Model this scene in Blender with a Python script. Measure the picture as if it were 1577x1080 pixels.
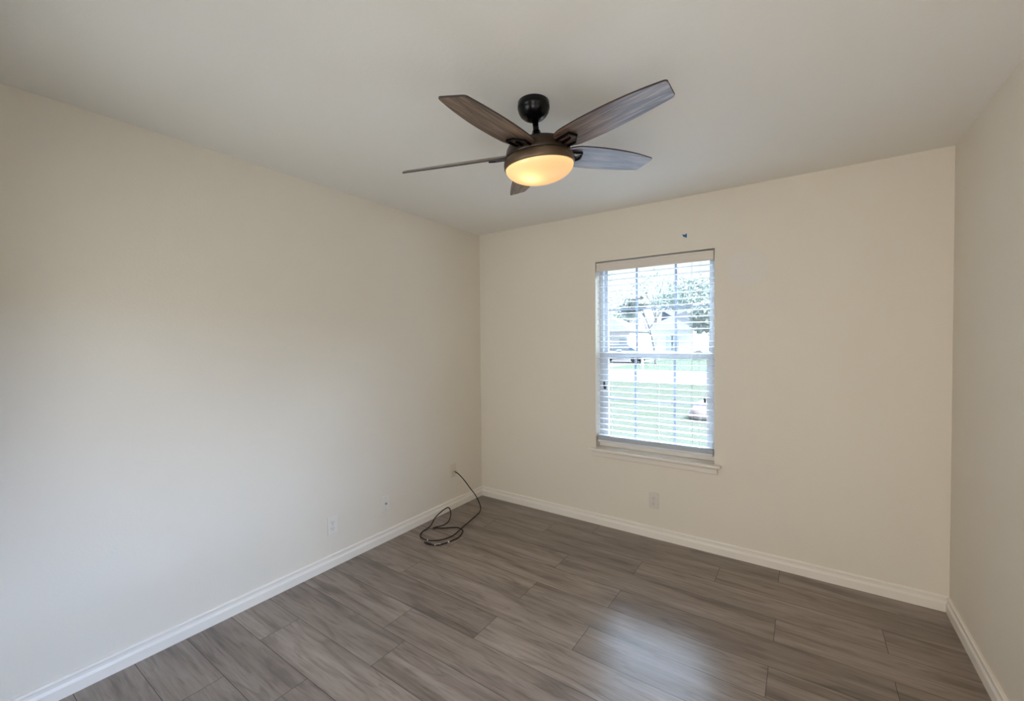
import bpy, bmesh, math, random
from mathutils import Matrix, Vector
random.seed(7)
for o in list(bpy.data.objects):
    bpy.data.objects.remove(o)
scene = bpy.context.scene
C = bpy.context.collection

# ------------------------------------------------------------------ camera
H, W, YF = 2.44, 3.147, -3.30          # ceiling height, room width, front wall
F_PX, YAW, PITCH, ROLL = 653.48, -0.602137, -0.020867, -0.0082728
CAM = Vector((2.5065, -3.1225, 1.4456))
cy_, sy_, cp_, sp_ = math.cos(YAW), math.sin(YAW), math.cos(PITCH), math.sin(PITCH)
fw = Vector((sy_ * cp_, cy_ * cp_, sp_)); rt = Vector((cy_, -sy_, 0)); up = rt.cross(fw)
rt, up = (math.cos(ROLL) * rt + math.sin(ROLL) * up), (-math.sin(ROLL) * rt + math.cos(ROLL) * up)
cam = bpy.data.cameras.new('camera')
cam.sensor_width = 36; cam.sensor_fit = 'HORIZONTAL'; cam.lens = F_PX / 1577 * 36
cam.clip_start = 0.02; cam.clip_end = 400
co = bpy.data.objects.new('camera', cam); C.objects.link(co)
m = Matrix.Identity(4)
for i in range(3):
    m[i][0], m[i][1], m[i][2], m[i][3] = rt[i], up[i], -fw[i], CAM[i]
co.matrix_world = m
scene.camera = co

# ------------------------------------------------------------------ light
vs = scene.view_settings
scene.display_settings.display_device = 'sRGB'
vs.view_transform = 'Standard'; vs.look = 'None'; vs.gamma = 1.0; vs.use_curve_mapping = False
vs.exposure = 0.10
GLOW = 44.0
world = bpy.data.worlds.new('sky'); scene.world = world; world.use_nodes = True
wn = world.node_tree; bg = wn.nodes['Background']
# pale sky with a bright bluish glow, added to light the room, part-way up on the street side
wt = wn.nodes.new('ShaderNodeTexCoord'); wsx = wn.nodes.new('ShaderNodeSeparateXYZ')
wn.links.new(wt.outputs['Generated'], wsx.inputs[0])
def wmap(sock, a, b, c, d):
    n = wn.nodes.new('ShaderNodeMapRange'); n.interpolation_type = 'SMOOTHSTEP'
    for k, v in zip(('From Min', 'From Max', 'To Min', 'To Max'), (a, b, c, d)): n.inputs[k].default_value = v
    wn.links.new(sock, n.inputs['Value']); return n.outputs['Result']
def wmath(op, a, b):
    n = wn.nodes.new('ShaderNodeMath'); n.operation = op
    for k, v in enumerate((a, b)):
        if hasattr(v, 'links'): wn.links.new(v, n.inputs[k])
        else: n.inputs[k].default_value = v
    return n.outputs[0]
rise = wmap(wsx.outputs['Z'], 0.20, 0.34, 0, 1); fall = wmap(wsx.outputs['Z'], 0.55, 0.85, 1, 0); side = wmap(wsx.outputs['Y'], 0.15, 0.55, 0, 1)
glow = wmath('MULTIPLY', wmath('MULTIPLY', rise, fall), side)
wmix = wn.nodes.new('ShaderNodeMix'); wmix.data_type = 'RGBA'; wn.links.new(wmath('MINIMUM', wmath('MULTIPLY', glow, 1.0), 1.0), wmix.inputs['Factor'])
wmix.inputs['A'].default_value = (0.93, 0.98, 1.02, 1); wmix.inputs['B'].default_value = (GLOW * 0.70, GLOW * 0.86, GLOW * 1.12, 1)
wn.links.new(wmix.outputs['Result'], bg.inputs['Color']); bg.inputs['Strength'].default_value = 1.15

def light(name, kind, loc, energy, color, size=None, size_y=None, rot=None):
    d = bpy.data.lights.new(name, kind); d.energy = energy; d.color = color
    if kind == 'AREA':
        d.shape = 'RECTANGLE'; d.size = size; d.size_y = size_y
    elif size is not None:
        if kind == 'SUN': d.angle = size
        else: d.shadow_soft_size = size
    o = bpy.data.objects.new(name, d); C.objects.link(o); o.location = loc
    if rot: o.rotation_euler = rot
    return o
# high hazy sun, coming along the front of the house
light('sun', 'SUN', (20, 2, 20), 16.0, (1.0, 0.97, 0.93), 0.12, rot=(0, math.radians(38), math.radians(-8)))
# fill: unseen area lights added behind the doorway and two added windows
light('hall_fill', 'AREA', (2.56, -3.62, 1.15), 20, (1.0, 0.92, 0.83), 0.85, 1.9, rot=(math.radians(86), 0, math.radians(-26)))  # added to brighten the room from behind the camera
light('side_fill', 'AREA', (W + 3.0, -2.6, 2.85), 290, (0.42, 0.59, 1.0), 2.2, 1.0, rot=(math.radians(68), 0, math.radians(94)))  # added to turn the lower left wall bright and bluish
light('front_fill', 'AREA', (0.95, YF - 0.32, 1.35), 15, (0.90, 0.94, 1.0), 1.0, 1.3, rot=(math.radians(84), 0, math.radians(-20)))  # added to lift the right wall

# ------------------------------------------------------------------ helpers
def mat(name, color, rough=0.6, spec=0.5, metal=0.0, bump=None, emis=None, estr=0):
    mm = bpy.data.materials.new(name); mm.use_nodes = True
    nt = mm.node_tree; b = nt.nodes['Principled BSDF']
    b.inputs['Base Color'].default_value = (*color, 1); b.inputs['Roughness'].default_value = rough
    b.inputs['Specular IOR Level'].default_value = spec; b.inputs['Metallic'].default_value = metal
    if bump:
        sc, st, dist = bump
        tc = nt.nodes.new('ShaderNodeTexCoord'); n = nt.nodes.new('ShaderNodeTexNoise'); bp = nt.nodes.new('ShaderNodeBump')
        n.inputs['Scale'].default_value = sc; n.inputs['Detail'].default_value = 3
        bp.inputs['Strength'].default_value = st; bp.inputs['Distance'].default_value = dist
        nt.links.new(tc.outputs['Object'], n.inputs['Vector']); nt.links.new(n.outputs['Fac'], bp.inputs['Height'])
        nt.links.new(bp.outputs['Normal'], b.inputs['Normal'])
    if emis:
        b.inputs['Emission Color'].default_value = (*emis, 1); b.inputs['Emission Strength'].default_value = estr
    return mm

def ramp(nt, stops):
    r = nt.nodes.new('ShaderNodeValToRGB'); e = r.color_ramp.elements
    while len(e) < len(stops): e.new(0.5)
    for el, (p, c) in zip(e, stops): el.position = p; el.color = (*c, 1)
    return r

def mix(nt, a, b, fac, mode='MIX'):
    n = nt.nodes.new('ShaderNodeMix'); n.data_type = 'RGBA'; n.blend_type = mode
    for sock, v in ((n.inputs['Factor'], fac), (n.inputs['A'], a), (n.inputs['B'], b)):
        if hasattr(v, 'links'): nt.links.new(v, sock)
        elif isinstance(v, tuple): sock.default_value = (*v, 1)
        else: sock.default_value = v
    return n.outputs['Result']

def box(bm, x0, x1, y0, y1, z0, z1, mi=0):
    vv = [bm.verts.new((x, y, z)) for x in (x0, x1) for y in (y0, y1) for z in (z0, z1)]
    for f in ((0, 1, 3, 2), (4, 6, 7, 5), (0, 4, 5, 1), (2, 3, 7, 6), (0, 2, 6, 4), (1, 5, 7, 3)):
        fc = bm.faces.new([vv[i] for i in f]); fc.material_index = mi
    return vv

def obj(name, bm, mats, parent=None, bevel=0, seg=2, smooth=False, norm=True):
    if norm: bmesh.ops.recalc_face_normals(bm, faces=bm.faces)
    me = bpy.data.meshes.new(name); bm.to_mesh(me); bm.free()
    for mm in (mats if isinstance(mats, (list, tuple)) else [mats]): me.materials.append(mm)
    if smooth:
        for p in me.polygons: p.use_smooth = True
    o = bpy.data.objects.new(name, me); C.objects.link(o)
    if parent is not None: o.parent = parent
    if bevel:
        md = o.modifiers.new('bevel', 'BEVEL'); md.width = bevel; md.segments = seg; md.limit_method = 'ANGLE'
        md.angle_limit = math.radians(40)
    return o

def boxobj(name, dims, mm, parent=None, bevel=0):
    bm = bmesh.new(); box(bm, *dims); return obj(name, bm, mm, parent, bevel)

def tag(o, label=None, cat=None, group=None, kind=None):
    if label: o['label'] = label
    if cat: o['category'] = cat
    if group: o['group'] = group
    if kind: o['kind'] = kind
    return o

def thing(name, label, cat, loc, group=None, kind=None):
    o = bpy.data.objects.new(name, None); C.objects.link(o); o.location = loc
    o.empty_display_size = 0.1
    return tag(o, label, cat, group, kind)

def lathe(bm, prof, n=48, M=Matrix.Identity(4), mi=0):
    rings = []
    for r, z in prof:
        if r < 1e-6: rings.append([bm.verts.new(M @ Vector((0, 0, z)))])
        else: rings.append([bm.verts.new(M @ Vector((r * math.cos(2 * math.pi * i / n), r * math.sin(2 * math.pi * i / n), z))) for i in range(n)])
    for a, b in zip(rings, rings[1:]):
        for i in range(n):
            j = (i + 1) % n
            if len(a) == 1 and len(b) == 1: continue
            if len(a) == 1: f = bm.faces.new((a[0], b[i], b[j]))
            elif len(b) == 1: f = bm.faces.new((a[i], b[0], a[j]))
            else: f = bm.faces.new((a[i], b[i], b[j], a[j]))
            f.material_index = mi

def catmull(pts, n=6):
    pts = [Vector(p) for p in pts]; P = [2 * pts[0] - pts[1]] + pts + [2 * pts[-1] - pts[-2]]; out = []
    for i in range(1, len(P) - 2):
        a, b, c, d = P[i - 1:i + 3]
        for k in range(n):
            t = k / n
            out.append(0.5 * ((2 * b) + (c - a) * t + (2 * a - 5 * b + 4 * c - d) * t * t + (3 * b - a - 3 * c + d) * t ** 3))
    out.append(pts[-1]); return out

def tube(bm, pts, r, n=8, caps=True):
    pts = [Vector(p) for p in pts]; rings = []; side = None
    for i, p in enumerate(pts):
        t = (pts[min(i + 1, len(pts) - 1)] - pts[max(i - 1, 0)]).normalized()
        if side is None: side = t.orthogonal().normalized()
        side = (side - t * side.dot(t)).normalized(); o = t.cross(side)
        rr = r[i] if isinstance(r, (list, tuple)) else r
        rings.append([bm.verts.new(p + rr * (math.cos(2 * math.pi * k / n) * side + math.sin(2 * math.pi * k / n) * o)) for k in range(n)])
    for a, b in zip(rings, rings[1:]):
        for k in range(n): bm.faces.new((a[k], b[k], b[(k + 1) % n], a[(k + 1) % n]))
    if caps: bm.faces.new(rings[0][::-1]); bm.faces.new(rings[-1])

def extrude_profile(bm, prof, axis, a, b, fix, sgn):
    """prof (out, z) swept along axis from a to b; fix = wall coordinate, sgn = direction out of the wall"""
    def P(s, o, z): return (s, fix + sgn * o, z) if axis == 'x' else (fix + sgn * o, s, z)
    A = [bm.verts.new(P(a, o, z)) for o, z in prof]; B = [bm.verts.new(P(b, o, z)) for o, z in prof]
    for i in range(len(prof)):
        j = (i + 1) % len(prof); bm.faces.new((A[i], A[j], B[j], B[i]))
    bm.faces.new(A); bm.faces.new(B[::-1])

# ------------------------------------------------------------------ materials
def paint(name, col, bumpst=0.4, patch=None, scale=90, rough=0.62):
    mm = mat(name, col, rough, 0.3, bump=(scale, bumpst, 0.0015))
    nt = mm.node_tree; b = nt.nodes['Principled BSDF']
    if patch:                                   # a round spot of wall filler with a soft edge
        tc = nt.nodes.new('ShaderNodeTexCoord'); d = nt.nodes.new('ShaderNodeVectorMath'); d.operation = 'DISTANCE'
        d.inputs[1].default_value = patch[0]; nt.links.new(tc.outputs['Object'], d.inputs[0])
        mr = nt.nodes.new('ShaderNodeMapRange'); mr.inputs['From Min'].default_value = patch[1] * 0.8
        mr.inputs['From Max'].default_value = patch[1] * 1.1; mr.inputs['To Min'].default_value = 0.75; mr.inputs['To Max'].default_value = 0
        nt.links.new(d.outputs['Value'], mr.inputs['Value'])
        nt.links.new(mix(nt, tuple(col), patch[2], mr.outputs['Result']), b.inputs['Base Color'])
    return mm
WALL = (0.78, 0.70, 0.585)
M_wall = paint('wall_paint', WALL)
M_wallb = paint('wall_paint_back', WALL, patch=((2.202, 0.0, 1.908), 0.125, (0.76, 0.71, 0.635)))
M_ceil = paint('ceiling_paint', (0.82, 0.78, 0.71), 0.45, scale=60)
M_trim = mat('trim_paint', (0.85, 0.775, 0.675), 0.4, 0.4)
M_trimw = mat('sill_paint', (0.80, 0.72, 0.62), 0.4, 0.4)
M_vinyl = mat('window_vinyl', (0.56, 0.58, 0.60), 0.4)
M_grille = mat('window_grille', (0.30, 0.34, 0.42), 0.4)
M_slat = mat('blind_slat', (0.66, 0.67, 0.69), 0.4, 0.5)
M_val = mat('blind_valance', (0.74, 0.66, 0.57), 0.4)
M_cord = mat('blind_cord', (0.75, 0.76, 0.78), 0.8)
M_dark = mat('dark_latch', (0.03, 0.025, 0.02), 0.5)
M_plate = mat('plate_white', (0.79, 0.73, 0.64), 0.4)
M_plateb = mat('plate_beige', (0.69, 0.62, 0.53), 0.45)
M_platey = mat('plate_cream', (0.72, 0.64, 0.50), 0.45)
M_slot = mat('socket_slot', (0.16, 0.15, 0.15), 0.5)
M_screw = mat('screw', (0.5, 0.48, 0.45), 0.4, metal=0.6)
M_cable = mat('cable_rubber', (0.014, 0.010, 0.006), 0.5, 0.3)
M_band_glint = mat('cable_band_glint', (0.75, 0.70, 0.62), 0.5)  # also used for a glint painted on the cord
M_tape = mat('painters_tape', (0.01, 0.12, 0.33), 0.6)
M_bronze = mat('fan_bronze', (0.034, 0.020, 0.011), 0.33, 0.6, metal=0.55)
M_brband = mat('fan_bronze_band', (0.13, 0.085, 0.05), 0.4, 0.5, metal=0.5)
M_black = mat('fan_black', (0.003, 0.0028, 0.003), 0.22, 0.25)

def wood_blade():
    mm = mat('blade_wood', (0.2, 0.15, 0.12), 0.38, 0.55); nt = mm.node_tree; b = nt.nodes['Principled BSDF']
    tc = nt.nodes.new('ShaderNodeTexCoord'); mp = nt.nodes.new('ShaderNodeMapping')
    mp.inputs['Scale'].default_value = (3, 42, 10); nt.links.new(tc.outputs['Object'], mp.inputs['Vector'])
    n = nt.nodes.new('ShaderNodeTexNoise'); n.inputs['Scale'].default_value = 1.6; n.inputs['Detail'].default_value = 6; n.inputs['Roughness'].default_value = 0.65
    n.inputs['Distortion'].default_value = 0.5
    nt.links.new(mp.outputs['Vector'], n.inputs['Vector'])
    r = ramp(nt, [(0.34, (0.025, 0.013, 0.009)), (0.5, (0.115, 0.066, 0.043)), (0.66, (0.235, 0.145, 0.10))])
    nt.links.new(n.outputs['Fac'], r.inputs['Fac']); nt.links.new(r.outputs['Color'], b.inputs['Base Color'])
    b.inputs['Coat Weight'].default_value = 0.35; b.inputs['Coat Roughness'].default_value = 0.28
    r2 = ramp(nt, [(0.3, (0.55, 0.55, 0.55)), (0.7, (0.3, 0.3, 0.3))])
    nt.links.new(n.outputs['Fac'], r2.inputs['Fac']); nt.links.new(r2.outputs['Color'], b.inputs['Roughness'])
    return mm
M_blade = wood_blade()
M_bladeedge = mat('blade_edge', (0.035, 0.022, 0.018), 0.45)

def glass_bowl():
    mm = bpy.data.materials.new('frosted_glass'); mm.use_nodes = True; nt = mm.node_tree; nt.nodes.clear()
    out = nt.nodes.new('ShaderNodeOutputMaterial'); tr = nt.nodes.new('ShaderNodeBsdfTranslucent'); em = nt.nodes.new('ShaderNodeEmission')
    gl = nt.nodes.new('ShaderNodeBsdfGlossy'); ad = nt.nodes.new('ShaderNodeAddShader'); mx = nt.nodes.new('ShaderNodeMixShader')
    tr.inputs['Color'].default_value = (1.0, 0.74, 0.50, 1)
    em.inputs['Color'].default_value = (1.0, 0.68, 0.34, 1); em.inputs['Strength'].default_value = 0.54
    gl.inputs['Roughness'].default_value = 0.25; mx.inputs[0].default_value = 0.04
    nt.links.new(tr.outputs[0], ad.inputs[0]); nt.links.new(em.outputs[0], ad.inputs[1])
    nt.links.new(ad.outputs[0], mx.inputs[1]); nt.links.new(gl.outputs[0], mx.inputs[2]); nt.links.new(mx.outputs[0], out.inputs['Surface'])
    return mm
M_glassbowl = glass_bowl()

def pane_glass():
    mm = bpy.data.materials.new('window_glass'); mm.use_nodes = True; nt = mm.node_tree; nt.nodes.clear()
    out = nt.nodes.new('ShaderNodeOutputMaterial'); tr = nt.nodes.new('ShaderNodeBsdfTransparent'); gl = nt.nodes.new('ShaderNodeBsdfGlossy')
    fr = nt.nodes.new('ShaderNodeFresnel'); mx = nt.nodes.new('ShaderNodeMixShader')
    tr.inputs['Color'].default_value = (0.95, 0.98, 0.98, 1); gl.inputs['Roughness'].default_value = 0.02; fr.inputs['IOR'].default_value = 1.3
    nt.links.new(fr.outputs[0], mx.inputs[0]); nt.links.new(tr.outputs[0], mx.inputs[1]); nt.links.new(gl.outputs[0], mx.inputs[2])
    nt.links.new(mx.outputs[0], out.inputs['Surface']); return mm
M_pane = pane_glass()

def floor_mat():
    mm = mat('plank_floor', (0.2, 0.17, 0.15), 0.35, 0.75); nt = mm.node_tree; b = nt.nodes['Principled BSDF']; L = nt.links
    tc = nt.nodes.new('ShaderNodeTexCoord'); at = nt.nodes.new('ShaderNodeAttribute'); at.attribute_name = 'plank'
    sep = nt.nodes.new('ShaderNodeSeparateXYZ'); L.new(at.outputs['Vector'], sep.inputs[0])
    sc = nt.nodes.new('ShaderNodeVectorMath'); sc.operation = 'SCALE'; sc.inputs['Scale'].default_value = 37.0
    L.new(at.outputs['Vector'], sc.inputs[0])
    ad = nt.nodes.new('ShaderNodeVectorMath'); L.new(tc.outputs['Object'], ad.inputs[0]); L.new(sc.outputs[0], ad.inputs[1])
    def noise(scale, det, rough, dist, vec3):
        mp = nt.nodes.new('ShaderNodeMapping'); mp.inputs['Scale'].default_value = vec3; L.new(ad.outputs[0], mp.inputs['Vector'])
        n = nt.nodes.new('ShaderNodeTexNoise'); n.inputs['Scale'].default_value = scale; n.inputs['Detail'].default_value = det
        n.inputs['Roughness'].default_value = rough; n.inputs['Distortion'].default_value = dist
        L.new(mp.outputs['Vector'], n.inputs['Vector']); return n.outputs['Fac']
    big = noise(1.0, 3, 0.5, 0.6, (1.5, 13, 1))         # broad dark cathedral streaks
    fine = noise(1.0, 6, 0.7, 0.3, (5, 85, 1))          # fine grain
    knot = noise(1.0, 2, 0.5, 2.5, (2.2, 16, 1))
    r1 = ramp(nt, [(0.28, (0.13, 0.094, 0.072)), (0.45, (0.235, 0.178, 0.140)), (0.7, (0.32, 0.25, 0.202))])
    L.new(big, r1.inputs['Fac'])
    r2 = ramp(nt, [(0.3, (0.50, 0.48, 0.46)), (0.52, (1, 1, 1)), (0.75, (1.35, 1.35, 1.35))])
    L.new(fine, r2.inputs['Fac'])
    c = mix(nt, r1.outputs['Color'], r2.outputs['Color'], 0.6, 'MULTIPLY')
    r3 = ramp(nt, [(0.34, (0.62, 0.6, 0.58)), (0.46, (1, 1, 1))]); L.new(knot, r3.inputs['Fac'])
    c = mix(nt, c, r3.outputs['Color'], 0.7, 'MULTIPLY')
    mr = nt.nodes.new('ShaderNodeMapRange'); mr.inputs['To Min'].default_value = 0.86; mr.inputs['To Max'].default_value = 1.10
    L.new(sep.outputs['X'], mr.inputs['Value'])
    cb = nt.nodes.new('ShaderNodeCombineColor')
    for k in range(3): L.new(mr.outputs['Result'], cb.inputs[k])
    c = mix(nt, c, cb.outputs['Color'], 1.0, 'MULTIPLY')
    L.new(c, b.inputs['Base Color'])
    rr = nt.nodes.new('ShaderNodeMapRange'); rr.inputs['To Min'].default_value = 0.25; rr.inputs['To Max'].default_value = 0.33
    L.new(fine, rr.inputs['Value']); L.new(rr.outputs['Result'], b.inputs['Roughness'])
    bp = nt.nodes.new('ShaderNodeBump'); bp.inputs['Strength'].default_value = 0.12; bp.inputs['Distance'].default_value = 0.001
    L.new(fine, bp.inputs['Height']); L.new(bp.outputs['Normal'], b.inputs['Normal'])
    return mm
M_floor = floor_mat()
M_seam = mat('plank_seam', (0.03, 0.025, 0.022), 0.6)

# ------------------------------------------------------------------ room shell
WX0, WX1, WZ0, WZ1, TH = 1.158, 2.013, 0.605, 2.062, 0.18
bm = bmesh.new()
box(bm, -TH, WX0, 0, TH, -0.02, H + 0.02); box(bm, WX1, W + TH, 0, TH, -0.02, H + 0.02)
box(bm, WX0, WX1, 0, TH, WZ1, H + 0.02); box(bm, WX0, WX1, 0, TH, -0.02, WZ0)
bmesh.ops.remove_doubles(bm, verts=bm.verts, dist=1e-5)
tag(obj('wall_back', bm, M_wallb), kind='structure')
tag(boxobj('wall_left', (-TH, 0, YF, 0, -0.02, H + 0.02), M_wall), kind='structure')
SY0, SY1, SZ0, SZ1 = -3.22, -2.05, 0.6, 2.08           # unseen side window, added to let in the blue fill
bm = bmesh.new()
box(bm, W, W + TH, YF, SY0, -0.02, H + 0.02); box(bm, W, W + TH, SY1, 0, -0.02, H + 0.02)
box(bm, W, W + TH, SY0, SY1, -0.02, SZ0); box(bm, W, W + TH, SY0, SY1, SZ1, H + 0.02)
bmesh.ops.remove_doubles(bm, verts=bm.verts, dist=1e-5)
tag(obj('wall_right', bm, M_wall), kind='structure')
sw = thing('fill_window_side', None, None, (0, 0, 0), kind='structure')
bm = bmesh.new(); X0, X1 = W + 0.09, W + 0.15
box(bm, X0, X1, SY0, SY0 + .04, SZ0, SZ1); box(bm, X0, X1, SY1 - .04, SY1, SZ0, SZ1); box(bm, X0, X1, SY0 + .04, SY1 - .04, SZ0, SZ0 + .04)
box(bm, X0, X1, SY0 + .04, SY1 - .04, SZ1 - .04, SZ1); box(bm, X0, X1, SY0 + .04, SY1 - .04, 1.38, 1.42)
obj('window_frame', bm, M_vinyl, sw)
bm = bmesh.new(); box(bm, W + .118, W + .121, SY0 + .04, SY1 - .04, SZ0 + .04, SZ1 - .04); obj('glass', bm, M_pane, sw)
tag(boxobj('ceiling', (-TH, W + TH, YF - TH, TH, H, H + 0.15), M_ceil), kind='structure')
DX0, DX1, DZ = 2.12, 3.0, 2.04  # unseen doorway, added to let in the hall fill
bm = bmesh.new()
FX0, FX1, FZ0, FZ1 = 0.45, 1.45, 0.75, 2.08  # unseen front window, added to let in fill light
for a_ in ((-TH, FX0, -0.02, H), (FX1, DX0, -0.02, H), (FX0, FX1, -0.02, FZ0), (FX0, FX1, FZ1, H)): box(bm, a_[0], a_[1], YF - 0.12, YF, a_[2], a_[3])
box(bm, DX1, W + TH, YF - 0.12, YF, -0.02, H); box(bm, DX0, DX1, YF - 0.12, YF, DZ, H)
tag(obj('wall_front', bm, M_wall), kind='structure')
fwn = thing('fill_window_front', None, None, (0, 0, 0), kind='structure')
bm = bmesh.new()
for a_ in ((FX0, FX0 + .04, FZ0, FZ1), (FX1 - .04, FX1, FZ0, FZ1), (FX0 + .04, FX1 - .04, FZ0, FZ0 + .04), (FX0 + .04, FX1 - .04, FZ1 - .04, FZ1), (FX0 + .04, FX1 - .04, 1.39, 1.43)): box(bm, a_[0], a_[1], YF - 0.11, YF - 0.05, a_[2], a_[3])
obj('window_frame', bm, M_vinyl, fwn)
bm = bmesh.new(); box(bm, FX0 + .04, FX1 - .04, YF - 0.083, YF - 0.08, FZ0 + .04, FZ1 - .04); obj('glass', bm, M_pane, fwn)
bm = bmesh.new()   # unseen hall, added behind the doorway around the fill light
box(bm, 1.6, 3.9, -5.0, -4.9, -0.02, H); box(bm, 1.6, 1.7, -5.0, YF - 0.12, -0.02, H); box(bm, 3.9, 4.0, -5.0, YF - 0.12, -0.02, H)
box(bm, 1.6, 4.0, -5.0, YF - 0.12, -0.06, -0.001); box(bm, 1.6, 4.0, -5.0, YF - TH, H, H + 0.1)
tag(obj('added_hall', bm, M_wall), kind='structure')

# floor: laminate planks running along the window wall, one mesh
bm = bmesh.new(); lay = bm.loops.layers.float_color.new('plank')
PW, PL, g = 0.1965, 1.19, 0.0010
joints = {0: 2.39, 1: 2.075, 2: 1.645, 3: 2.395, 4: 1.64, 5: 2.385, 6: 1.62, 7: 1.185, 8: 1.95, 9: 0.92, 10: 1.52, 11: 0.75, 12: 0.435, 13: 1.0, 14: 0.6, 15: 1.3, 16: 0.2}
y1 = 0.0
for k in range(17):
    y0 = -0.18 - PW * k
    x = joints[k] - PL * math.ceil((joints[k] + 0.02) / PL)
    while x < W:
        a, b_ = max(x, -0.01), min(x + PL, W + 0.01)
        if b_ > a + 0.001:
            yy0 = max(y0, YF - 0.02)
            if yy0 < y1:
                vv = [bm.verts.new(p) for p in ((a + g, yy0 + g, 0), (b_ - g, yy0 + g, 0), (b_ - g, y1 - g, 0), (a + g, y1 - g, 0))]
                f = bm.faces.new(vv); c = (random.random(), random.random(), random.random(), 1)
                for l in f.loops: l[lay] = c
        x += PL
    y1 = y0
box(bm, -TH, W + TH, YF - 0.13, TH * 0.2, -0.05, -0.0012, mi=1)
fl = tag(obj('floor', bm, [M_floor, M_seam]), kind='structure')

# baseboards
prof = [(0, 0), (0.016, 0), (0.016, 0.044), (0.0135, 0.050), (0.010, 0.056), (0.0095, 0.068), (0.012, 0.072), (0.0115, 0.078), (0.007, 0.083), (0, 0.083)]
for name, ax, a, b_, fix, s in (('baseboard_back', 'x', 0, W, 0, -1), ('baseboard_left', 'y', -0.0095, YF, 0, 1), ('baseboard_right', 'y', -0.0165, YF, W, -1), ('baseboard_front', 'x', 0.02, DX0 - .06, YF, 1)):
    bm = bmesh.new(); extrude_profile(bm, prof, ax, a, b_, fix, s)
    tag(obj(name, bm, M_trim), kind='structure')

# ------------------------------------------------------------------ window
win = thing('window_1', None, None, (0, 0, 0), kind='structure')
fr = bmesh.new(); fy0, fy1, fw_ = 0.085, 0.165, 0.030
box(fr, WX0, WX0 + fw_, fy0, fy1, WZ0, WZ1); box(fr, WX1 - fw_, WX1, fy0, fy1, WZ0, WZ1)
box(fr, WX0 + fw_, WX1 - fw_, fy0, fy1, WZ1 - fw_, WZ1); box(fr, WX0 + fw_, WX1 - fw_, fy0, fy1, WZ0, WZ0 + fw_)
obj('window_frame', fr, M_vinyl, win, 0.002)
ix0, ix1 = WX0 + fw_, WX1 - fw_
MUN = (1.441, 1.731)
def sash(name, y0, y1, z0, z1, st, rb, rtp, zm):
    bm = bmesh.new()
    box(bm, ix0, ix0 + st, y0, y1, z0, z1); box(bm, ix1 - st, ix1, y0, y1, z0, z1)
    box(bm, ix0 + st, ix1 - st, y0, y1, z0, z0 + rb); box(bm, ix0 + st, ix1 - st, y0, y1, z1 - rtp, z1)
    o = obj(name, bm, M_vinyl, win, 0.0015)
    bm = bmesh.new(); yc = (y0 + y1) / 2
    for mx in MUN: box(bm, mx - 0.008, mx + 0.008, yc - 0.004, yc + 0.004, z0 + rb, z1 - rtp)
    for (xa, xb) in ((ix0 + st, MUN[0] - .008), (MUN[0] + .008, MUN[1] - .008), (MUN[1] + .008, ix1 - st)):
        box(bm, xa, xb, yc - 0.004, yc + 0.004, zm - 0.0045, zm + 0.0045)
    obj('grille', bm, M_grille, o)
    bm = bmesh.new(); box(bm, ix0 + st, ix1 - st, yc + 0.006, yc + 0.009, z0 + rb, z1 - rtp); obj('glass', bm, M_pane, o)
    return o
sash('upper_sash', 0.128, 0.155, 1.335, WZ1 - fw_, 0.022, 0.03, 0.022, 1.69)
lo = sash('lower_sash', 0.095, 0.122, WZ0 + fw_, 1.36, 0.036, 0.04, 0.045, 0.985)
for lx in (1.308, 1.89):
    bm = bmesh.new(); box(bm, lx - 0.03, lx + 0.03, 0.098, 0.118, 1.36, 1.368); box(bm, lx - 0.012, lx + 0.022, 0.088, 0.102, 1.366, 1.376)
    obj('sash_lock', bm, M_slat, lo, 0.002)
for lx, lz, dz in ((1.193, 1.085, 0.012), (1.936, 1.03, 0)):
    bm = bmesh.new()
    box(bm, lx - 0.006, lx + 0.004, 0.084, 0.095, lz - 0.022 + dz, lz + 0.022 + dz)
    box(bm, lx - 0.002, lx + 0.010 + dz * .5, 0.082, 0.09, lz - 0.024, lz + 0.002)
    tag(obj('vent_latch', bm, M_dark, lo, 0.001), 'small dark latch on the white sash stile')
bm = bmesh.new()   # stool with horns, its nose standing out past the wall
box(bm, 1.108, 2.056, -0.045, 0.0, 0.585, 0.605); box(bm, WX0 + 0.001, WX1 - 0.001, 0.0, 0.085, 0.585, 0.606)
box(bm, WX0 + 0.001, WX1 - 0.001, 0.068, 0.0845, 0.606, 0.644)
obj('window_sill', bm, M_trimw, win, 0.006, 3)
bm = bmesh.new(); extrude_profile(bm, [(0, 0.535), (0.008, 0.535), (0.012, 0.545), (0.013, 0.57), (0.02, 0.586), (0, 0.586)], 'x', 1.133, 2.032, 0, -1)
obj('apron', bm, M_trimw, win)

# ------------------------------------------------------------------ blind
bl = thing('window_blind', 'white horizontal slat blind with its slats open, hung in the window', 'blind', (1.586, 0.035, 2.06))
def rel(bm, base): bmesh.ops.translate(bm, verts=bm.verts, vec=-Vector(base)); return bm
BB = bl.location
BX0, BX1 = WX0 + 0.008, WX1 - 0.008
bm = bmesh.new(); box(bm, BX0, BX1, 0.004, 0.014, 1.985, 2.050); box(bm, BX0, BX1, 0.001, 0.005, 1.99, 2.0); box(bm, BX0, BX1, 0.001, 0.005, 2.036, 2.046)
box(bm, BX0, BX0 + 0.008, 0.014, 0.035, 1.985, 2.050); box(bm, BX1 - 0.008, BX1, 0.014, 0.035, 1.985, 2.050)
obj('valance', rel(bm, BB), M_val, bl, 0.0015)
bm = bmesh.new(); box(bm, BX0 + 0.01, BX1 - 0.01, 0.018, 0.062, 2.005, 2.05); obj('headrail', rel(bm, BB), M_slat, bl, 0.002)
bm = bmesh.new(); zs = []
z = 1.958
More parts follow.
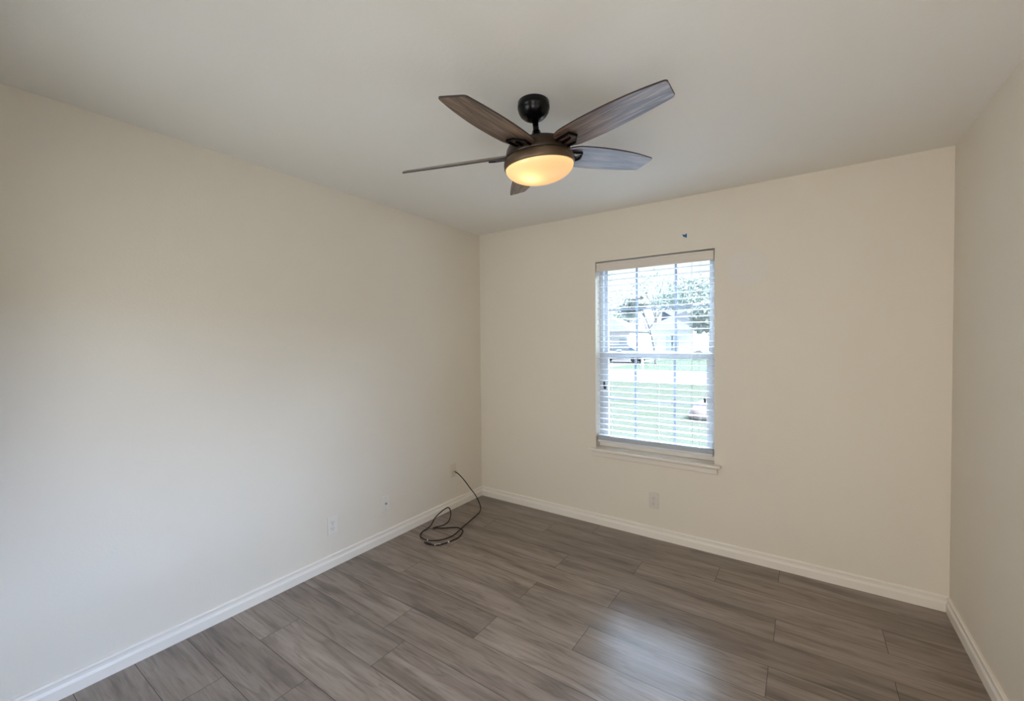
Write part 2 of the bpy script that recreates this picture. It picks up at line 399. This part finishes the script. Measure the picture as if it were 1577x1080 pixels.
n_sl = 30; pitch = (1.958 - 0.702) / (n_sl - 1)
for i in range(n_sl): zs.append(1.958 - i * pitch)
zs += [0.690, 0.684, 0.678, 0.672]
for i, z in enumerate(zs):
    a = math.radians(random.uniform(-2.2, 1.2)) if i < n_sl else 0
    sag = [0.0, 0.0018, 0.0024, 0.0018, 0.0]
    dzl = (random.random() - .5) * 0.003 if i < n_sl else 0
    rows = []
    for xx, dd in ((BX0 + 0.004, -dzl), (BX1 - 0.004, dzl)):
        top, bot = [], []
        for k in range(5):
            s = (k / 4 - 0.5) * 0.050
            yy = 0.040 + s * math.cos(a); zz = z + dd + s * math.sin(a) + sag[k]
            top.append(bm.verts.new((xx, yy, zz + 0.0014))); bot.append(bm.verts.new((xx, yy, zz - 0.0014)))
        rows.append(top + bot[::-1])
    A, B = rows
    for k in range(10): bm.faces.new((A[k], A[(k + 1) % 10], B[(k + 1) % 10], B[k]))
    bm.faces.new(A); bm.faces.new(B[::-1])
obj('slats', rel(bm, BB), M_slat, bl)
bm = bmesh.new(); box(bm, BX0 + 0.004, BX1 - 0.004, 0.015, 0.065, 0.648, 0.668); obj('bottom_rail', rel(bm, BB), M_slat, bl, 0.003)
for lx in (1.27, 1.63, 1.915):
    bm = bmesh.new()
    for yy in (0.0135, 0.0665): tube(bm, [(lx, yy, 2.0), (lx, yy, 0.656)], 0.0009, 5)
    obj('ladder_cord', rel(bm, BB), M_cord, bl)
bm = bmesh.new()
for dx in (0, 0.006): tube(bm, [(1.865 + dx, 0.006, 1.99), (1.866 + dx, 0.004, 1.3), (1.868 + dx, 0.006, 0.72)], 0.001, 5)
obj('lift_cord', rel(bm, BB), M_cord, bl)

# ------------------------------------------------------------------ ceiling fan
FC = Vector((1.5753, -1.5943, H))
fan = thing('ceiling_fan', 'five-blade dark bronze ceiling fan with wooden blades and a lit glass bowl', 'ceiling fan', FC)
TX, TY = 0.1193, -0.0319
T = (Matrix.Rotation(TY, 4, 'Y') @ Matrix.Rotation(TX, 4, 'X'))       # the head hangs a few degrees out of plumb
bm = bmesh.new(); lathe(bm, [(0, 0), (0.064, 0), (0.0655, -0.003), (0.0655, -0.012), (0.0665, -0.014), (0.0665, -0.027), (0.065, -0.029), (0.063, -0.040), (0.056, -0.053), (0.044, -0.064), (0.032, -0.070), (0.020, -0.072), (0, -0.072)])
obj('canopy', bm, M_black, fan, smooth=True)
bm = bmesh.new(); lathe(bm, [(0, -0.07), (0.0125, -0.07), (0.0125, -0.15), (0, -0.15)], 24, T); obj('downrod', bm, M_black, fan, smooth=True)
bm = bmesh.new(); lathe(bm, [(0.0125, -0.112), (0.016, -0.113), (0.020, -0.125), (0.030, -0.138), (0.034, -0.152), (0.034, -0.162), (0, -0.162)], 32, T); obj('rod_collar', bm, M_black, fan, smooth=True)
bm = bmesh.new(); lathe(bm, [(0, -0.158), (0.085, -0.160), (0.108, -0.164), (0.124, -0.172), (0.132, -0.184), (0.137, -0.205), (0.139, -0.218), (0.136, -0.222), (0.10, -0.224)], 64, T)
obj('motor_housing', bm, M_bronze, fan, smooth=True)
bm = bmesh.new(); lathe(bm, [(0.10, -0.222), (0.138, -0.2225), (0.146, -0.228), (0.149, -0.240), (0.149, -0.258), (0.147, -0.262), (0.140, -0.262), (0.138, -0.25), (0.06, -0.24), (0.0, -0.24)], 64, T)
obj('light_ring', bm, M_brband, fan, smooth=True)
bm = bmesh.new(); prof_b = [(0.1435 * math.cos(t), -0.260 - 0.066 * math.sin(t)) for t in [i * math.pi / 2 / 14 for i in range(14)]] + [(0, -0.326)]
lathe(bm, [(0.139, -0.252), (0.1435, -0.256)] + prof_b, 64, T)
obj('glass_bowl', bm, M_glassbowl, fan, smooth=True)

DZB, R0, PH, PT, DR, CONE = 0.2046, 0.6028, -1.4773, -0.2498, 0.0188, 0.0026
E0 = (-0.0718, 0.009, 0.0218, 0.002); E1 = (0.0713, -0.0066, -0.0159, 0.0026)
OFF = [(-1.62, 4.07, 1.25), (-2.06, 3.38, 0.37), (0.41, -0.58, -1.35), (-0.33, 0.56, -0.4), (3.61, -7.43, 0.2)]
def edge(c, r): x = (r - 0.35) / 0.25; return c[0] + c[1] * x + c[2] * x * x + c[3] * x ** 3
def blade_mesh():
    bm = bmesh.new(); lo_, hi_ = [], []
    r0 = 0.118
    rs = [r0 + (R0 - 0.012 - r0) * i / 22 for i in range(23)]
    for r in rs:
        taper = min(1, max(0, (r - r0) / 0.075)); taper = math.sqrt(taper * (2 - taper)) if taper < 1 else 1
        lo_.append((r, edge(E0, r) * (0.50 + 0.50 * taper)))
        rh = r - DR * (r - r0) / (R0 - r0)
        hi_.append((rh, edge(E1, rh) * (0.42 + 0.58 * taper)))
    # rounded tip corners
    tl, th = (R0, edge(E0, R0)), (R0 - DR, edge(E1, R0 - DR))
    tip = [(tl[0] - 0.004, tl[1] + 0.001), (tl[0] - 0.0005, tl[1] + 0.008), (th[0] + 0.001, th[1] - 0.009), (th[0] - 0.004, th[1] - 0.002)]
    loop = lo_ + tip + hi_[::-1]
    bot = [bm.verts.new((r, t, 0)) for r, t in loop]; top = [bm.verts.new((r, t, 0.0065)) for r, t in loop]
    bm.faces.new(bot); bm.faces.new(top[::-1])
    n = len(loop)
    for i in range(n):
        f = bm.faces.new((bot[i], bot[(i + 1) % n], top[(i + 1) % n], top[i])); f.material_index = 1
    return bm
def bracket_mesh():
    bm = bmesh.new()
    def bar(p, q, w, z0, z1):
        p, q = Vector((*p, 0)), Vector((*q, 0)); d = (q - p).normalized(); s = Vector((-d.y, d.x, 0)) * w / 2
        vb = [bm.verts.new(v + Vector((0, 0, z))) for z in (z0, z1) for v in (p - s, q - s, q + s, p + s)]
        for f in ((0, 1, 2, 3), (7, 6, 5, 4), (0, 4, 5, 1), (1, 5, 6, 2), (2, 6, 7, 3), (3, 7, 4, 0)): bm.faces.new([vb[i] for i in f])
    # trapezoid frame: two arms, a slanted outer bar and a middle tongue, bolted under the blade root
    bar((0.120, -0.030), (0.200, -0.034), 0.006, -0.010, 0.0)
    bar((0.200, -0.0368), (0.212, 0.002), 0.006, -0.010, 0.0)
    bar((0.212, 0.000), (0.178, 0.034), 0.006, -0.010, 0.0)
    bar((0.120, 0.034), (0.180, 0.034), 0.006, -0.010, 0.0)
    bar((0.120, 0.0), (0.182, -0.004), 0.007, -0.011, 0.0)
    bar((0.09, 0.0), (0.135, 0.0), 0.07, -0.012, -0.002)
    return bm
bmesh0 = None
for k in range(5):
    da, dp, dc = (math.radians(v) for v in OFF[k])
    a = PH + k * math.radians(72) + da; cone = CONE + dc; pt = PT + dp
    er = Vector((math.cos(a) * math.cos(cone), math.sin(a) * math.cos(cone), math.sin(cone))); et = Vector((-math.sin(a), math.cos(a), 0)); nn = er.cross(et)
    tt = math.cos(pt) * et + math.sin(pt) * nn; n2 = er.cross(tt)
    Mx = Matrix.Identity(4)
    for i in range(3): Mx[i][0], Mx[i][1], Mx[i][2] = er[i], tt[i], n2[i]
    Mx = T @ Matrix.Translation((0, 0, -DZB)) @ Mx
    if bmesh0 is None:
        b0 = obj('blade', blade_mesh(), [M_blade, M_bladeedge], fan, 0.0012); k0 = obj('blade_iron', bracket_mesh(), M_black, b0, 0.0015); bmesh0 = (b0, k0)
    else:
        b0 = bmesh0[0].copy(); C.objects.link(b0); b0.parent = fan
        k0 = bmesh0[1].copy(); C.objects.link(k0); k0.parent = b0
    b0.matrix_local = Mx
lp = FC + (T @ Vector((0.0, 0.0, -0.275)))
light('fan_bulb', 'POINT', (lp.x - 0.010, lp.y - 0.055, lp.z - 0.012), 0.13, (1.0, 0.75, 0.45), 0.02)

# ------------------------------------------------------------------ wall plates
def plate_base(name, label, cat, loc, axis, pm):
    """axis 'L' = on the left wall facing +x, 'B' = on the window wall facing -y; local frame: x across, z up, -y out"""
    t = thing(name, label, cat, loc)
    t.rotation_euler = (0, 0, math.radians(90) if axis == 'L' else 0)
    bm = bmesh.new(); box(bm, -0.035, 0.035, -0.006, 0, -0.0575, 0.0575); obj('cover_plate', bm, pm, t, 0.004, 3)
    return t
def disc(bm, x, z, r, y0, y1, n=14, sx=1, sz=1):
    a = [bm.verts.new((x + r * sx * math.cos(2 * math.pi * i / n), y0, z + r * sz * math.sin(2 * math.pi * i / n))) for i in range(n)]
    b = [bm.verts.new((v.co.x, y1, v.co.z)) for v in a]
    for i in range(n): bm.faces.new((a[i], a[(i + 1) % n], b[(i + 1) % n], b[i]))
    bm.faces.new(a); bm.faces.new(b[::-1])
def duplex(label, loc, axis, pm, slot=M_slot):
    t = plate_base('wall_outlet', label, 'outlet', loc, axis, pm)
    for z in (0.0195, -0.0195):
        bm = bmesh.new(); disc(bm, 0, z, 0.0165, -0.0085, -0.004, 24, 1, 0.86); s = obj('socket', bm, pm, t, 0.001)
        bm = bmesh.new()
        box(bm, -0.0075, -0.0055, -0.0092, -0.0075, z - 0.002, z + 0.007); box(bm, 0.0055, 0.0075, -0.0092, -0.0075, z - 0.001, z + 0.006); disc(bm, 0, z - 0.008, 0.0025, -0.0092, -0.0075)
        obj('slots', bm, slot, s)
    bm = bmesh.new(); disc(bm, 0, 0, 0.003, -0.0075, -0.005); obj('screw', bm, M_screw, t)
    return t
duplex('white duplex outlet on the left wall, the one nearest the camera', (0, -1.544, 0.268), 'L', M_plate)
duplex('beige painted duplex outlet on the wall under the window', (1.609, 0, 0.275), 'B', M_plateb)
t = plate_base('cable_wall_plate', 'white wall plate with one round dark jack, between outlet and coiled cable', 'wall plate', (0, -1.122, 0.275), 'L', M_plate)
bm = bmesh.new(); disc(bm, 0, 0, 0.009, -0.009, -0.005, 6); disc(bm, 0, 0, 0.0065, -0.013, -0.008, 16); j = obj('jack', bm, M_screw, t)
bm = bmesh.new(); disc(bm, 0, 0, 0.0052, -0.0135, -0.0128, 12); obj('jack_hole', bm, M_slot, j)
for z in (0.042, -0.042):
    bm = bmesh.new(); disc(bm, 0, z, 0.003, -0.0075, -0.005); obj('screw', bm, M_screw, t)
t = plate_base('cable_wall_plate', 'cream wall plate near the corner that the black cable comes out of', 'wall plate', (0, -0.394, 0.330), 'L', M_platey)
bm = bmesh.new(); disc(bm, 0, -0.005, 0.0065, -0.010, -0.005, 16); obj('jack', bm, M_screw, t)

# ------------------------------------------------------------------ coiled cable
path = [(0.011, -0.391, 0.324), (0.05, -0.374, 0.297), (0.1, -0.356, 0.245), (0.14, -0.335, 0.184), (0.17, -0.311, 0.132), (0.2, -0.3, 0.078), (0.238, -0.314, 0.028), (0.266, -0.368, 0.012), (0.296, -0.48, 0.012),
        (0.346, -0.675, 0.016), (0.367, -0.793, 0.010), (0.353, -0.872, 0.008), (0.312, -0.934, 0.008), (0.25, -0.961, 0.008), (0.169, -0.942, 0.005), (0.124, -0.883, 0.005), (0.115, -0.825, 0.006),
        (0.108, -0.775, 0.012), (0.095, -0.74, 0.024), (0.08, -0.692, 0.042), (0.08, -0.625, 0.065), (0.09, -0.582, 0.08), (0.11, -0.574, 0.087), (0.14, -0.586, 0.076), (0.18, -0.626, 0.056), (0.21, -0.681, 0.036), (0.20, -0.729, 0.02),
        (0.165, -0.775, 0.013), (0.150, -0.790, 0.006), (0.165, -0.775, 0.006), (0.221, -0.737, 0.005), (0.264, -0.695, 0.005), (0.306, -0.675, 0.005), (0.362, -0.690, 0.005), (0.388, -0.725, 0.005), (0.413, -0.788, 0.005), (0.411, -0.856, 0.005), (0.396, -0.918, 0.005), (0.376, -0.96, 0.005), (0.345, -0.984, 0.005), (0.301, -0.995, 0.005), (0.275, -0.994, 0.005)]
cp = Vector((0.25, -0.8, 0))
cab = thing('coaxial_cable', 'thin black cable hanging from the wall plate and coiled on the floor', 'cable', cp)
bm = bmesh.new(); tube(bm, [p - cp for p in catmull(path, 8)], 0.0042, 8); obj('cord', bm, M_cable, cab, smooth=True)
def seg(name, a, b, r, mm):
    bm = bmesh.new(); tube(bm, [Vector(a) - cp, Vector(b) - cp], r, 12); return obj(name, bm, mm, cab, 0.0008)
seg('connector', (0.328, -0.990, 0.007), (0.268, -0.994, 0.007), 0.0062, M_cable)
seg('connector', (0.002, -0.3945, 0.325), (0.016, -0.390, 0.3225), 0.0058, M_screw)
tag(seg('band_or_glint', (0.405, -0.885, 0.0055), (0.402, -0.898, 0.0055), 0.0056, M_band_glint), 'pale ring painted in for a glint on the cord')
tag(seg('band_or_glint', (0.382, -0.948, 0.0055), (0.352, -0.981, 0.0055), 0.0050, M_band_glint), 'pale ring painted in for a glint on the cord')
tag(seg('band_or_glint', (0.268, -0.957, 0.0085), (0.258, -0.960, 0.0085), 0.0050, M_band_glint), 'pale ring painted in for a glint on the cord')  # a glint of light, built as a pale ring

# ------------------------------------------------------------------ scrap of tape
bm = bmesh.new()
pp = [(-0.015, 0.010), (0.002, 0.006), (0.016, 0.014), (0.016, -0.016), (0.004, -0.012), (-0.008, -0.004)]
a = [bm.verts.new((x, -0.0012, z)) for x, z in pp]; b_ = [bm.verts.new((x, 0, z)) for x, z in pp]
bm.faces.new(a); bm.faces.new(b_[::-1])
for i in range(6): bm.faces.new((a[i], a[(i + 1) % 6], b_[(i + 1) % 6], b_[i]))
o = obj('painters_tape', bm, M_tape); o.location = (1.821, 0, 2.172)
tag(o, 'small torn scrap of blue tape on the wall above the window', 'tape')

# ------------------------------------------------------------------ outdoors
GZ = -0.30
def noisy(name, c1, c2, scale, rough=0.9):
    mm = mat(name, c1, rough, 0.0); nt = mm.node_tree; b = nt.nodes['Principled BSDF']
    tc = nt.nodes.new('ShaderNodeTexCoord'); n = nt.nodes.new('ShaderNodeTexNoise'); n.inputs['Scale'].default_value = scale; n.inputs['Detail'].default_value = 5
    nt.links.new(tc.outputs['Object'], n.inputs['Vector']); r = ramp(nt, [(0.3, c1), (0.7, c2)])
    nt.links.new(n.outputs['Fac'], r.inputs['Fac']); nt.links.new(r.outputs['Color'], b.inputs['Base Color']); return mm
M_lawn = noisy('lawn_grass', (0.058, 0.069, 0.051), (0.072, 0.078, 0.066), 1.5)
M_lawn2 = noisy('far_grass', (0.063, 0.083, 0.060), (0.074, 0.091, 0.071), 0.5)
M_road = mat('concrete', (0.120, 0.115, 0.121), 0.9, 0.0)
M_bounce = mat('bounce_concrete', (0.80, 0.79, 0.76), 0.9, 0.0)  # for the added reflector strip under the window
M_roof = noisy('roof_shingle', (0.133, 0.150, 0.180), (0.150, 0.167, 0.197), 2)
M_siding = mat('white_siding', (0.637, 0.637, 0.637), 0.8, 0.0)
M_brick = noisy('pale_brick', (0.693, 0.651, 0.662), (0.755, 0.724, 0.735), 3)
M_hwin = mat('house_window', (0.35, 0.40, 0.47), 0.3)
M_bark = mat('bark', (0.210, 0.217, 0.245), 0.9, 0.0)
M_leaf = [noisy('leaf_a', (0.251, 0.312, 0.300), (0.325, 0.376, 0.369), 1.2), noisy('leaf_b', (0.350, 0.400, 0.400), (0.425, 0.463, 0.463), 1.2)]
M_car = mat('car_blue', (0.16, 0.25, 0.42), 0.4); M_tyre = mat('tyre', (0.05, 0.05, 0.05), 0.8)
M_stone = mat('pale_stone', (0.30, 0.27, 0.285), 0.9, 0.0)
def ground(name, x0, x1, y0, y1, z, mm):
    return tag(boxobj(name, (x0, x1, y0, y1, z - 0.1, z), mm), kind='structure')
ground('bounce_strip', -6, 9, 0.18, 2.6, GZ + 0.02, M_bounce); ground('lawn', -60, 60, 0.18, 15.0, GZ, M_lawn); ground('road', -90, 90, 15.0, 21.5, GZ + 0.01, M_road)  # first strip is unseen, added to bounce light up to the ceiling
ground('far_lawn', -120, 120, 21.5, 110, GZ, M_lawn2)
def px(u, Y):                       # a point on the ground seen in column u at depth Y behind the wall
    d = fw + rt * (u - 788.5) / F_PX; s = (Y - CAM.y) / d.y; return CAM.x + d.x * s
ground('driveway', px(925, 30) - 2, px(925, 30) + 3.5, 21.5, 38, GZ + 0.015, M_road)

def house(name, label, x0, x1, y0, y1, hw, hr, wallm, wins, door=None, group=None):
    t = thing(name, label, 'house', ((x0 + x1) / 2, (y0 + y1) / 2, GZ)); base = t.location
    bm = bmesh.new(); box(bm, x0, x1, y0, y1, GZ, GZ + hw); obj('walls', rel(bm, base), wallm, t)
    bm = bmesh.new(); e = 0.18; ym = (y0 + y1) / 2; d = (y1 - y0) / 2
    v = [bm.verts.new(p) for p in ((x0 - e, y0 - e, GZ + hw), (x1 + e, y0 - e, GZ + hw), (x1 + e, y1 + e, GZ + hw), (x0 - e, y1 + e, GZ + hw), (x0 + d, ym, GZ + hr), (x1 - d, ym, GZ + hr))]
    for f in ((0, 1, 5, 4), (1, 2, 5), (2, 3, 4, 5), (3, 0, 4), (3, 2, 1, 0)): bm.faces.new([v[i] for i in f])
    obj('roof', rel(bm, base), M_roof, t)
    for (wx, ww, wz0, wz1) in wins:
        bm = bmesh.new(); box(bm, wx - ww / 2, wx + ww / 2, y0 - 0.06, y0 + 0.02, GZ + wz0, GZ + wz1); w_ = obj('window', rel(bm, base), M_siding, t)
        bm = bmesh.new(); box(bm, wx - ww / 2 + 0.08, wx + ww / 2 - 0.08, y0 - 0.08, y0 - 0.05, GZ + wz0 + 0.08, GZ + wz1 - 0.08); obj('pane', rel(bm, base), M_hwin, w_)
    if door:
        bm = bmesh.new(); box(bm, door[0] - door[1] / 2, door[0] + door[1] / 2, y0 - 0.05, y0 + 0.02, GZ, GZ + 2.2); obj('garage_door', rel(bm, base), M_siding, t, 0.02)
    return t
xa, xb = px(985, 46), px(1068, 46)
house('house', 'pale house with a hipped grey roof seen through the window, across the street', xa, xb, 46, 55, 2.9, 5.4, M_siding,
      [(px(1006, 46), 1.0, 0.9, 2.2), (px(1031, 46), 0.9, 0.5, 2.3), (px(1040, 46), 0.9, 0.5, 2.3)], None)
xa, xb = px(905, 35), px(970, 35)
house('house', 'blue-grey roofed house with a driveway, seen at the left side of the window', xa - 5, xb, 35, 41.5, 2.6, 4.4, M_brick, [(px(960, 35), 0.9, 0.8, 2.0)], (px(938, 35), 3.0))

def tree(label, x, y, h, cr, mi, lean=0.0, nb=9, trunk=0.3, group=None):
    t = thing('tree', label, 'tree', (x, y, GZ), group)
    bm = bmesh.new(); pts = [Vector((lean * s * s * h, 0, h * 0.75 * s)) for s in [i / 6 for i in range(7)]]
    tube(bm, pts, [trunk * (1 - 0.6 * i / 6) for i in range(7)], 8)
    for k in range(5):
        an = random.uniform(0, 6.28); p0 = pts[3 + k % 3]; tube(bm, [p0, p0 + Vector((math.cos(an) * cr * .35, math.sin(an) * cr * .35, h * .12)), p0 + Vector((math.cos(an) * cr * .6, math.sin(an) * cr * .6, h * .27))], [trunk * .35, trunk * .25, trunk * .1], 6)
    obj('trunk', bm, M_bark, t)
    bm = bmesh.new()
    for k in range(nb):
        an = random.uniform(0, 6.28); rr = cr * random.uniform(0.1, 0.75); r = cr * random.uniform(0.35, 0.6)
        c = Vector((lean * h + rr * math.cos(an), rr * math.sin(an), h * random.uniform(0.55, 0.9)))
        # leaf cards on lumpy clusters: many small tilted quads give a ragged outline
        for q in range(170):
            d = Vector((random.gauss(0, 1), random.gauss(0, 1), random.gauss(0, 1))).normalized() * r * random.uniform(0.55, 1.05)
            p = c + d; s = 0.16 + 0.12 * random.random(); u_ = Vector((random.gauss(0, 1), random.gauss(0, 1), random.gauss(0, 1))).normalized(); w_ = u_.orthogonal().normalized() * s; u_ = u_ * s
            bm.faces.new([bm.verts.new(p + w_), bm.verts.new(p + u_ * .6), bm.verts.new(p - w_), bm.verts.new(p - u_ * .6)])
    obj('foliage', bm, M_leaf[mi], t, norm=False)
tree('leafy tree beyond the pale house, seen at the right side of the window', px(1079, 60), 60, 10.0, 3.3, 0, nb=14)
tree('tall tree behind the pale house, its crown right of the window middle', px(1052, 72), 72, 13.5, 4.2, 0, nb=14)
tree('pale green tree behind the roofs, seen in the middle of the window', px(1010, 84), 84, 15.5, 5.0, 1, nb=14)
tree('pale tree behind the blue-grey roofed house, left in the window', px(968, 66), 66, 9.5, 3.8, 1, nb=10)
tree('low bushy tree at the far right edge of the window view', px(1096, 40), 40, 5.0, 2.2, 0, nb=9)
tree('thin leaning tree in front of the pale house across the street', px(1010, 27), 27, 5.2, 1.3, 1, lean=-0.18, nb=5, trunk=0.11)
# parked car: body with cabin, wheels
cx_ = px(957, 30)
car = thing('car', 'blue car parked on the driveway across the street', 'car', (cx_, 30, GZ + 0.02))
bm = bmesh.new()
prof_c = [(-2.1, 0.3), (-2.15, 0.75), (-1.95, 0.9), (-1.2, 0.98), (-0.7, 1.42), (0.8, 1.45), (1.45, 1.0), (2.05, 0.9), (2.15, 0.6), (2.1, 0.3)]
A = [bm.verts.new((x, -0.85, z)) for x, z in prof_c]; B = [bm.verts.new((x, 0.85, z)) for x, z in prof_c]
bm.faces.new(A); bm.faces.new(B[::-1])
for i in range(len(A)): bm.faces.new((A[i], A[(i + 1) % len(A)], B[(i + 1) % len(A)], B[i]))
obj('body', bm, M_car, car, 0.05)
bm = bmesh.new(); box(bm, -0.75, 0.9, -0.87, -0.84, 1.02, 1.34); obj('side_window', bm, M_hwin, car)
for wx in (-1.35, 1.35):
    for wy in (-0.87, 0.67):
        bm = bmesh.new(); disc(bm, wx, 0.32, 0.32, wy, wy + 0.2, 20); obj('wheel', bm, M_tyre, car)
# mailbox at the kerb
mx_ = px(989, 22.3)
mb = thing('mailbox', 'white mailbox on a post by the kerb across the street', 'mailbox', (mx_, 22.3, GZ))
bm = bmesh.new(); box(bm, -0.06, 0.06, -0.06, 0.06, 0, 1.0); obj('post', bm, M_siding, mb)
bm = bmesh.new(); box(bm, -0.11, 0.11, -0.25, 0.25, 1.0, 1.22); obj('box', bm, M_siding, mb, 0.05)
# pale rocks on the lawn
rk = px(1084, 7.0)
bm = bmesh.new(); bmesh.ops.create_icosphere(bm, subdivisions=3, radius=0.34)
for v in bm.verts: v.co = Vector((v.co.x * 1.0, v.co.y * 0.8, max(v.co.z * 0.8, -0.1) + 0.1)) * (1 + 0.12 * math.sin(9 * v.co.x + 5 * v.co.z) * math.cos(7 * v.co.y))
rock = obj('boulder', bm, M_stone, smooth=True); rock.location = (rk, 7.0, GZ)
tag(rock, 'pale boulder on the lawn, seen low at the right of the window', 'rock')
